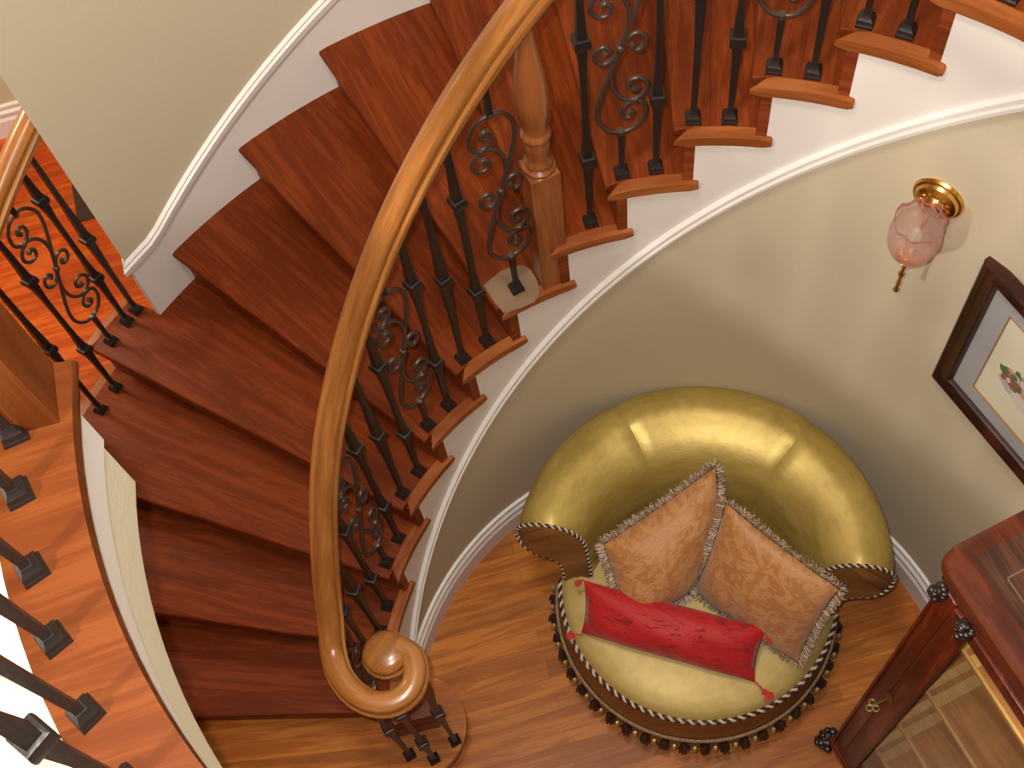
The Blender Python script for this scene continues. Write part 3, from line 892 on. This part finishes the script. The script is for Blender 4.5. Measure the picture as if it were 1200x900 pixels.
def add_fringe(root, per, nrm, cen, length=.026, count=1500):
    bm = bmesh.new()
    n = len(per)
    for s in range(count):
        f = s / count * n; i = int(f) % n; t = f - int(f)
        p = per[i].lerp(per[(i + 1) % n], t)
        tg = (per[(i + 1) % n] - per[i - 1]).normalized()
        outw = tg.cross(nrm).normalized()
        if outw.dot(p - cen) < 0: outw = -outw
        ln = length * random.uniform(.7, 1.15)
        dirv = (outw * 1.0 + nrm * random.uniform(-.45, .75) + tg * random.uniform(-.5, .5)).normalized()
        mid = p + dirv * ln * .55 + nrm * random.uniform(-.002, .004)
        end = p + dirv * ln + tg * random.uniform(-.006, .006) + Vector((0, 0, -.003))
        tube(bm, [p - outw * .004, mid, end], [.0016, .0017, .0011], 4, mi=0 if random.random() < .66 else 1)
    f_ = build('fringe', bm, None, root, smooth=80, mats=['fringe', 'pile_dark' if False else 'pile_light'])
    bm = bmesh.new(); tube(bm, [p for p in per[::3]], .0035, 6, closed=True)
    build('piping', bm, 'pile_dark', root, smooth=80)
    return f_
# left cushion, leaning on the left of the back
A = pillow('throw_pillow', (-.267, .407, .70), (.087, .642, .775), (.005, .312, .485), (-.200, .215, .485), .22, 'damask',
           'left copper damask cushion leaning on the left side of the gold chair back', 'cushion', .04, (-.1, -.7, .7), 'copper cushions on the gold chair', .055)
add_fringe(*A)
B = pillow('throw_pillow', (.109, .489, .86), (.432, .228, .83), (.341, .095, .48), (.021, .327, .48), .15, 'damask',
           'right copper damask cushion leaning on the right arm of the gold chair', 'cushion', .05, (-.4, -.6, .5), 'copper cushions on the gold chair')
add_fringe(*B)
RD = pillow('lumbar_pillow', (-.330, .322, .60), (.238, .172, .60), (.203, .028, .490), (-.340, .180, .490), .14, 'red',
            'long red brocade cushion lying across the front of the gold chair seat', 'cushion', .04, (0, -.6, 1))
# tassels on the red cushion's corners
def tassel(root, p, hang, size=1.0):
    bm = bmesh.new(); p = Vector(p); hang = Vector(hang)
    tip = p + hang
    tube(bm, catmull([p, p.lerp(tip, .5) + Vector((0, 0, .006)), tip], 4), .0028, 6)
    lathe(bm, [(0, .010), (.008, .007), (.010, 0), (.008, -.007), (0, -.010)], tip, 10)
    dr = hang.normalized()
    for i in range(60):
        v = (dr + Vector((random.uniform(-.75, .75), random.uniform(-.75, .75), random.uniform(-.12, .15)))).normalized()
        q = tip + v * random.uniform(.022, .034) * size
        q.z = max(q.z, min(tip.z, q.z)); tube(bm, [tip, tip.lerp(q, .6) + Vector((0, 0, .004)), q], [.0015, .0016, .0012], 4)
    return build('tassel', bm, 'red_thread', root, smooth=80)
tassel(RD[0], (.203, .034, .482), (.030, -.032, -.008))
tassel(RD[0], (-.337, .180, .470), (-.032, -.002, -.004), .6)
tassel(RD[0], (.236, .160, .59), (.010, -.012, -.022), .7)
tassel(RD[0], (-.330, .325, .59), (-.016, -.004, -.014), .5)

# ------------------------------------------------------------------ curio cabinet
cab = empty('curio_cabinet', (.475, -.060, 0))
tag(cab, 'tall dark mahogany display cabinet with glass door at the right edge', 'cabinet')
ca_ = rad(-62.4); FU = Vector((math.cos(ca_), math.sin(ca_), 0)); FD = Vector((-math.sin(ca_), math.cos(ca_), 0))  # along front, into depth
Z = Vector((0, 0, 1)); RC = Matrix((FU, FD, Z)).transposed(); K0 = Vector((.470, -.050, 0)) + FU * .030 + FD * .012
def K(u, d, z): return K0 + FU * u + FD * d + Z * z
W, D, HT = .86, .37, 1.875
def kbox(bm, u0, u1, d0, d1, z0, z1, bev=0.0, mi=0):
    box(bm, K((u0 + u1) / 2, (d0 + d1) / 2, (z0 + z1) / 2), (abs(u1 - u0), abs(d1 - d0), abs(z1 - z0)), RC, bev, 2, mi)
cuv = lambda co: (co.z, (co - K0).dot(FU) + (co - K0).dot(FD) * 1.1)
bm = bmesh.new()
kbox(bm, 0, .020, .0, D, .10, HT); kbox(bm, W - .02, W, 0, D, .10, HT); kbox(bm, 0, W, D - .015, D, .10, HT)
kbox(bm, 0, W, 0, D, .10, .13); kbox(bm, 0, W, 0, D, HT - .03, HT)
build('carcass', bm, 'cabinet', cab, uv=cuv)
bm = bmesh.new()
kbox(bm, -.004, .052, -.012, .03, .13, HT - .02, .004); kbox(bm, W - .052, W + .004, -.012, .03, .13, HT - .02, .004)
kbox(bm, -.002, .008, -.020, .0, .14, HT - .05, .004)
build('corner_post', bm, 'cabinet', cab, uv=cuv)
# base moulding
bm = bmesh.new(); kbox(bm, -.012, W + .012, -.022, D, .085, .135, .008); kbox(bm, -.006, W + .006, -.016, D, .13, .16, .006)
build('base_moulding', bm, 'cabinet', cab, uv=lambda co: ((co - K0).dot(FU), co.z))
# glass door
bm = bmesh.new()
kbox(bm, .052, .112, -.014, .008, .165, HT - .035, .004); kbox(bm, W - .118, W - .056, -.014, .008, .165, HT - .035, .004)
kbox(bm, .118, W - .118, -.014, .008, .165, .225, .004); kbox(bm, .118, W - .118, -.014, .008, HT - .085, HT - .035, .004)
door = build('door', bm, 'cabinet', cab, uv=cuv)
bm = bmesh.new()
kbox(bm, .110, .117, -.018, .0, .225, HT - .085, .002); kbox(bm, W - .122, W - .116, -.018, .0, .225, HT - .085, .002)
build('door_bead', bm, 'cabinet_top', door, uv=cuv)
bm = bmesh.new(); kbox(bm, .118, W - .118, -.004, .0, .225, HT - .085); build('glass_pane', bm, 'glass', door)
# key in its lock, ornate bow towards the room
bm = bmesh.new(); ez, eu = 1.03, .062
RK = Matrix((FU, Z, -FD)).transposed()
for q in range(8):
    a = q * PI / 4; lathe(bm, [(0, -.003), (.006, -.002), (.007, .002), (0, .005)], K(eu, -.015, ez) + FU * (.011 * math.cos(a)) + Z * (.020 * math.sin(a)), 8, R=RK)
lathe(bm, [(0, -.002), (.013, -.001), (.013, .003), (0, .006)], K(eu, -.015, ez), 14, R=RK)
build('escutcheon', bm, 'dark_brass', door)
bm = bmesh.new()
tube(bm, [K(eu, -.016, ez), K(eu, -.055, ez)], .0032, 8)
for q in range(3):
    a = q * 2 * PI / 3 + PI / 2; c_ = K(eu, -.070, ez) + (-FD * math.sin(a) + FU * math.cos(a)) * .010
    tube(bm, [c_ + (FD * math.cos(t) + FU * math.sin(t)) * .0085 for t in [2 * PI * k / 12 for k in range(12)]], .003, 6, closed=True)
build('key', bm, 'dark_brass', door)
# carved brackets and feet
def carve(bm, c, r, n=26, seed=0, sq=(1, 1, 1)):
    rnd = random.Random(seed); c = Vector(c)
    for i in range(n):
        v = Vector((rnd.gauss(0, 1), rnd.gauss(0, 1), rnd.gauss(0, 1))).normalized()
        p = c + RC @ Vector((v.x * r * sq[0], v.y * r * sq[1], v.z * r * sq[2]))
        s = r * rnd.uniform(.26, .46)
        lathe(bm, [(0, -s), (s * .7, -s * .7), (s, 0), (s * .7, s * .7), (0, s)], p, 8)
    s = r * .85
    lathe(bm, [(0, -s), (s * .7 * sq[0], -s * .7), (s * sq[0], 0), (s * .7 * sq[0], s * .7), (0, s)], c, 12)
for u, sd in ((.004, 1), (.100, 2), (W - .01, 3)):
    bm = bmesh.new(); carve(bm, K(u, -.018, HT - .045), .023, 34, sd, (.75, .6, 1.5)); build('carved_bracket', bm, 'carving', cab)
bm = bmesh.new(); carve(bm, K(-.006, .03, HT - .05), .023, 34, 9, (.6, .9, 1.5)); build('carved_bracket', bm, 'carving', cab)
for u, d_, sd in ((-.022, -.010, 4), (W - .006, -.005, 5), (.006, D - .03, 6), (W - .006, D - .03, 7)):
    bm = bmesh.new(); carve(bm, K(u, d_, .052), .034, 26, sd, (1, 1, .95))
    lathe(bm, [(.018, 0), (.022, .01), (.020, .05), (.012, .08)], K(u, d_, 0), 14)
    build('foot', bm, 'carving', cab)
# top slab
def rrect(u0, u1, d0, d1, r, n=8):
    o = []
    for (cx, cy, a) in ((u1 - r, d0 + r, -90), (u1 - r, d1 - r, 0), (u0 + r, d1 - r, 90), (u0 + r, d0 + r, 180)):
        for i in range(n + 1):
            t = rad(a + 90 * i / n); p = K(cx + r * math.cos(t), cy + r * math.sin(t), 0); o.append((p.x, p.y))
    return o
tuv = lambda co: ((co - K0).dot(FU) + 5, (co - K0).dot(FD) + 3)
bm = bmesh.new(); prism(bm, rrect(-.050, W + .05, -.012, D + .03, .045), 1.880, 1.925, .017, 4)
top = build('cabinet_top', bm, 'cabinet_top', cab, uv=tuv, smooth=50)
bm = bmesh.new(); prism(bm, rrect(-.025, W + .025, -.008, D + .004, .03), 1.858, 1.882, .008, 3); build('crown_moulding', bm, 'cabinet', cab, uv=tuv)
bm = bmesh.new(); kbox(bm, -.010, W + .01, .058, D - .02, 1.923, 1.9265); build('inlay_panel', bm, 'inlay', top, uv=tuv)
bm = bmesh.new()
for (a, b, c_, d_) in ((.058, .061, .088, D - .05), (W - .061, W - .058, .088, D - .05), (.058, W - .058, .088, .091), (.058, W - .058, D - .053, D - .05)):
    kbox(bm, a, b, c_, d_, 1.926, 1.9272)
build('inlay_line', bm, 'string_line', top)
# shelves inside with pale edging
SHZ = [.36, .75, 1.16, 1.58]
for i, z in enumerate(SHZ):
    bm = bmesh.new(); kbox(bm, .022, W - .022, .045, D - .017, z - .012, z)
    sh = build('shelf', bm, 'shelf', cab, uv=tuv)
    bm = bmesh.new(); kbox(bm, .022, W - .022, .038, .045, z - .014, z + .001); kbox(bm, .085, .108, .046, D - .02, z, z + .002); kbox(bm, .125, .155, .046, D - .02, z, z + .002); build('shelf_edging', bm, 'shelf_edge', sh, uv=tuv)
bm = bmesh.new(); kbox(bm, .022, W - .022, D - .02, D - .0155, .14, HT - .04); build('back_panel', bm, 'shelf', cab, uv=cuv)
bm = bmesh.new(); kbox(bm, .0205, .026, .02, D - .02, .14, HT - .04); kbox(bm, .022, W - .022, .01, D - .02, .131, .136); build('lining', bm, 'shelf', cab, uv=cuv)
# porcelain bird on the lower shelf
bp_ = K(.26, .12, SHZ[0])
bm = bmesh.new()
lathe(bm, [(0, 0), (.03, 0), (.03, .006), (.012, .012), (.02, .03), (.032, .05), (.030, .07), (.018, .085), (.009, .095), (.012, .11), (.013, .12), (.008, .13), (0, .132)], bp_, 20)
tube(bm, catmull([bp_ + Vector((0, 0, .06)), bp_ + FU * .04 + Z * .07, bp_ + FU * .075 + Z * .055], 4), [.016] * 3 + [.013] * 3 + [.009] * 2 + [.005], 8)
tag(build('porcelain_figurine', bm, 'ceramic'), 'small white porcelain figurine behind the glass on the lowest cabinet shelf', 'figurine')

# ------------------------------------------------------------------ framed print
pa = rad(-57.5); PU = Vector((math.cos(pa), math.sin(pa), 0)); PN = Vector((-math.cos(rad(32.5)), -math.sin(rad(32.5)), 0))
P0 = Vector((.655, .687, 0)); PW, PZ0, PZ1 = .455, 1.335, 1.948
pic = empty('framed_picture', P0 + PU * PW / 2 + Z * PZ0)
tag(pic, 'framed still-life print with a dark wooden frame and grey mat hanging on the curved wall', 'picture')
RPm = Matrix((PU, -PN, Z)).transposed()
def PP(u, z, o=0.0): return P0 + PU * u + Z * z + PN * o
def fr_ring(bm, u0, u1, z0, z1, prof, mi=0):
    """mitred frame: prof (inset, out)"""
    cs = [(u0, z0, 1, 1), (u1, z0, -1, 1), (u1, z1, -1, -1), (u0, z1, 1, -1)]
    rings = [[bm.verts.new(PP(u + su * a, z + sz * a, o)) for a, o in prof] for u, z, su, sz in cs]
    n = len(prof)
    for i in range(4):
        A_, B_ = rings[i], rings[(i + 1) % 4]
        for j in range(n): bm.faces.new((A_[j], A_[(j + 1) % n], B_[(j + 1) % n], B_[j])).material_index = mi
bm = bmesh.new()
fr_ring(bm, 0, PW, PZ0, PZ1, [(0, -.012), (0, .014), (.006, .020), (.014, .018), (.022, .012), (.038, .012), (.046, .017), (.052, .014), (.056, .004), (.056, -.012)])
build('frame', bm, 'frame', pic, smooth=35, uv=lambda co: ((co - P0).dot(PU) * 1.0 + co.z, (co - P0).dot(PN) + (co - P0).dot(PU) * .3))
def pslab(bm, u0, u1, z0, z1, o0, o1, mi=0):
    box(bm, PP((u0 + u1) / 2, (z0 + z1) / 2, (o0 + o1) / 2), (u1 - u0, abs(o1 - o0), z1 - z0), RPm, mi=mi)
bm = bmesh.new(); m0 = .052; mo = .116
fr_ring(bm, .050, PW - .050, PZ0 + .05, PZ1 - .05, [(0, -.004), (0, .001), (.066, .001), (.066, -.004)])
build('mat_board', bm, 'mat', pic)
bm = bmesh.new(); fr_ring(bm, .1145, PW - .1145, PZ0 + .1145, PZ1 - .1145, [(0, -.003), (0, .0014), (.003, .0014), (.003, -.003)]); build('fillet', bm, 'fillet', pic)
bm = bmesh.new(); pslab(bm, .10, PW - .10, PZ0 + .10, PZ1 - .10, -.008, -.003); prn = build('print', bm, 'paper', pic)
# painted still life: soft flat blobs on the paper
bm = bmesh.new(); rnd = random.Random(5)
cu, cz = .245, 1.615
def blob(u, z, ru, rz, mi, o=.0, rot_=0):
    n = 14; vs = []
    for i in range(n):
        a = 2 * PI * i / n; k = 1 + rnd.uniform(-.18, .18)
        x_, y_ = ru * k * math.cos(a), rz * k * math.sin(a)
        vs.append((u + x_ * math.cos(rot_) - y_ * math.sin(rot_), z + x_ * math.sin(rot_) + y_ * math.cos(rot_)))
    lo = [bm.verts.new(PP(a, b, -.0032)) for a, b in vs]; hi = [bm.verts.new(PP(a, b, -.0028 + o)) for a, b in vs]
    bm.faces.new(hi).material_index = mi
    for i in range(n): bm.faces.new((lo[i], lo[(i + 1) % n], hi[(i + 1) % n], hi[i])).material_index = mi
blob(.215, 1.585, .055, .022, 0, 0, -.3); blob(.26, 1.575, .05, .03, 4, .00004); blob(.19, 1.615, .045, .013, 1, .00008, -.5)
o_ = .0001
for i in range(40):
    u = rnd.uniform(.165, .31); z = 1.60 + rnd.uniform(-.012, .05) + .02 * math.sin((u - .16) * 20)
    o_ += .00002; blob(u, z, rnd.uniform(.006, .016), rnd.uniform(.006, .014), rnd.choice([1, 2, 2, 3, 1, 4, 0]), o_)
blob(.165, 1.635, .012, .012, 1, o_ + .0001); blob(.185, 1.655, .009, .010, 3, o_ + .0001); blob(.205, 1.668, .010, .010, 1, o_ + .0002); blob(.228, 1.675, .009, .016, 3, o_ + .0002)
for i in range(14):
    u = .15 + i * .006; blob(u, 1.545 - i * .0012 + rnd.uniform(-.003, .003), .003, .0012, 0, o_ + .0001)
build('painted_fruit', bm, None, prn, mats=['ink_grey', 'ink_green', 'ink_red', 'ink_pink', 'ink_pale'], smooth=0)

# ------------------------------------------------------------------ wall sconce
sd = 56.0; SN = P(-1, sd); ST = P(1, sd + 90)
sc0 = P(RW, sd, 2.045)
sconce = empty('wall_sconce', sc0); tag(sconce, 'brass wall lamp with a pink tinted glass tulip shade on the beige curved wall', 'wall lamp')
Rs = Matrix((ST, Z, SN)).transposed()
bm = bmesh.new(); lathe(bm, [(0, -.004), (.062, -.004), (.064, .004), (.060, .010), (.054, .012), (.050, .020), (.040, .026), (.030, .028), (.026, .036), (.016, .044), (0, .046)], sc0, 36, R=Rs)
bpz = build('back_plate', bm, 'brass', sconce, smooth=30)
bm = bmesh.new()
for i in range(12):
    a = 2 * PI * i / 12; c_ = sc0 + SN * .026 + (ST * math.cos(a) + Z * math.sin(a)) * .034
    lathe(bm, [(0, -.007), (.006, -.003), (.006, .003), (0, .007)], c_, 8, R=Rs)
build('rosette', bm, 'brass', bpz)
gc = P(.802, 55.3, 2.085)
bm = bmesh.new(); cup = gc - Z * .088
tube(bm, catmull([sc0 + SN * .04, sc0 + SN * .075 - Z * .045, sc0 + SN * .11 - Z * .085, cup - Z * .030, cup - Z * .004], 6), .0055, 8)
build('arm', bm, 'brass', sconce, smooth=60)
bm = bmesh.new(); lathe(bm, [(0, -.165), (.004, -.160), (.008, -.150), (.004, -.140), (.006, -.120), (.004, -.095), (.008, -.075), (.0035, -.065), (.006, -.045), (.005, -.03), (.013, -.018), (.024, -.008), (.030, .004), (.028, .006), (.018, -.004), (0, -.006)], cup + Z * 0, 20)
build('finial', bm, 'brass', sconce, smooth=50)
# ribbed shade
n = 60; prof_s = [(.020, -.082), (.036, -.074), (.052, -.056), (.063, -.030), (.067, 0), (.065, .022), (.060, .038), (.059, .048), (.064, .062)]
prof_s = [(v.x * .88, v.y) for v in catmull([(a, b, 0) for a, b in prof_s], 3)]
def shade(lo, hi, mat, nm, off=0.0):
    bm = bmesh.new(); rings = []
    sel = [(r, z) for r, z in prof_s if lo <= z <= hi]
    for r, z in sel:
        t = (z + .082) / .144; fl = .05 * max(0, t - .75) * 4
        rings.append([bm.verts.new(gc + Vector(((r + off) * (1 + .018 * math.cos(12 * a) * t + fl * .3 * math.cos(8 * a)) * math.cos(a), (r + off) * (1 + .018 * math.cos(12 * a) * t + fl * .3 * math.cos(8 * a)) * math.sin(a), z + (.006 * math.cos(8 * a) if t > .9 else 0)))) for a in [2 * PI * k / n for k in range(n)]])
    for A_, B_ in zip(rings, rings[1:]):
        for k in range(n): bm.faces.new((A_[k], A_[(k + 1) % n], B_[(k + 1) % n], B_[k]))
    bmesh.ops.solidify(bm, geom=bm.faces[:], thickness=.002)
    return build(nm, bm, mat, sconce, smooth=60)
gs = shade(-.09, .052, 'pink_glass', 'glass_shade')
shade(.050, .07, 'pink_rim', 'shade_rim')
bm = bmesh.new(); lathe(bm, [(0, -.078), (.012, -.076), (.012, -.045), (.017, -.03), (.019, -.005), (.014, .015), (.006, .028), (0, .032)], gc, 16)
build('bulb', bm, 'clear_ribbed', sconce, smooth=60)

# ------------------------------------------------------------------ small dark strip on the hall floor
bm = bmesh.new()
R17 = Matrix.Rotation(rad(17.5), 3, 'Z')
box(bm, Vector((-2.45, 2.06, .006)) + R17 @ Vector((.0, .20, 0)), (.14, .3, .012), R17)
tag(build('dark_strip', bm, 'dark_strip'), 'small dark strip on the orange hall floor behind the wall end', 'dark_strip')

# ------------------------------------------------------------------ camera
cam = bpy.data.cameras.new('camera'); co = bpy.data.objects.new('camera', cam); C.objects.link(co)
cam.sensor_width = 36; cam.lens = 36 * 1556.986 / 1200; cam.clip_start = .02
a, b, c = 0.45612725913464924, 0.19838551421686285, -0.18637398478569875
Rm = Matrix.Rotation(b, 3, 'Z') @ Matrix.Rotation(a, 3, 'X') @ Matrix.Rotation(c, 3, 'Z')
co.matrix_world = Matrix.Translation((-0.18448958935091117, -0.9464302601078846, 4.677456236710852)) @ Rm.to_4x4()
bpy.context.scene.camera = co

# ------------------------------------------------------------------ lights
def light(kind, name, loc, power, color, size=.1, look=None, **k):
    l = bpy.data.lights.new(name, kind); l.energy = power; l.color = color
    if kind == 'AREA': l.shape = 'DISK'; l.size = size
    elif kind in ('POINT', 'SPOT'): l.shadow_soft_size = size
    for a_, v in k.items(): setattr(l, a_, v)
    o = bpy.data.objects.new(name, l); C.objects.link(o); o.location = loc
    if look is not None:
        o.rotation_euler = (Vector(look) - Vector(loc)).to_track_quat('-Z', 'Y').to_euler()
    return o
up = Rm @ Vector((0, 1, 0)); rt_ = Rm @ Vector((1, 0, 0)); cl = co.matrix_world.translation
light('SPOT', 'camera_flash', cl + up * .045 - rt_ * .05, 250, (1, .97, .92), .012, cl + Rm @ Vector((0, 0, -1)) * 3, spot_size=rad(85), spot_blend=.6)
light('AREA', 'ceiling_light', (-.5, -.1, 5.55), 66, (1, .92, .80), .6, (-.3, .1, 0))
light('AREA', 'hall_light', (-3.1, 1.5, 2.7), 48, (1, .78, .55), .5, (-3.0, 1.9, 0))
light('AREA', 'landing_light', (1.6, 1.6, 5.4), 22, (1, .88, .72), .5, (1.2, 1.2, 3))

light('AREA', 'cabinet_fill', K(W / 2, .18, HT - .04), 1.7, (1, .82, .55), .25, K(W / 2, .18, 0))  # added fill inside the cabinet, unseen, brightens the shelves behind the glass
light('AREA', 'balcony_lamp', P(3.2, 225, 5.5), 120, (1, .93, .82), .2, P(.3, 45, 1.6))
w = bpy.data.worlds.new('world'); bpy.context.scene.world = w; w.use_nodes = True
w.node_tree.nodes['Background'].inputs[0].default_value = (1, .86, .70, 1); w.node_tree.nodes['Background'].inputs[1].default_value = .15
vs = bpy.context.scene.view_settings
vs.view_transform = 'Standard'; vs.look = 'None'; vs.gamma = 1; vs.exposure = -.1; vs.use_curve_mapping = False
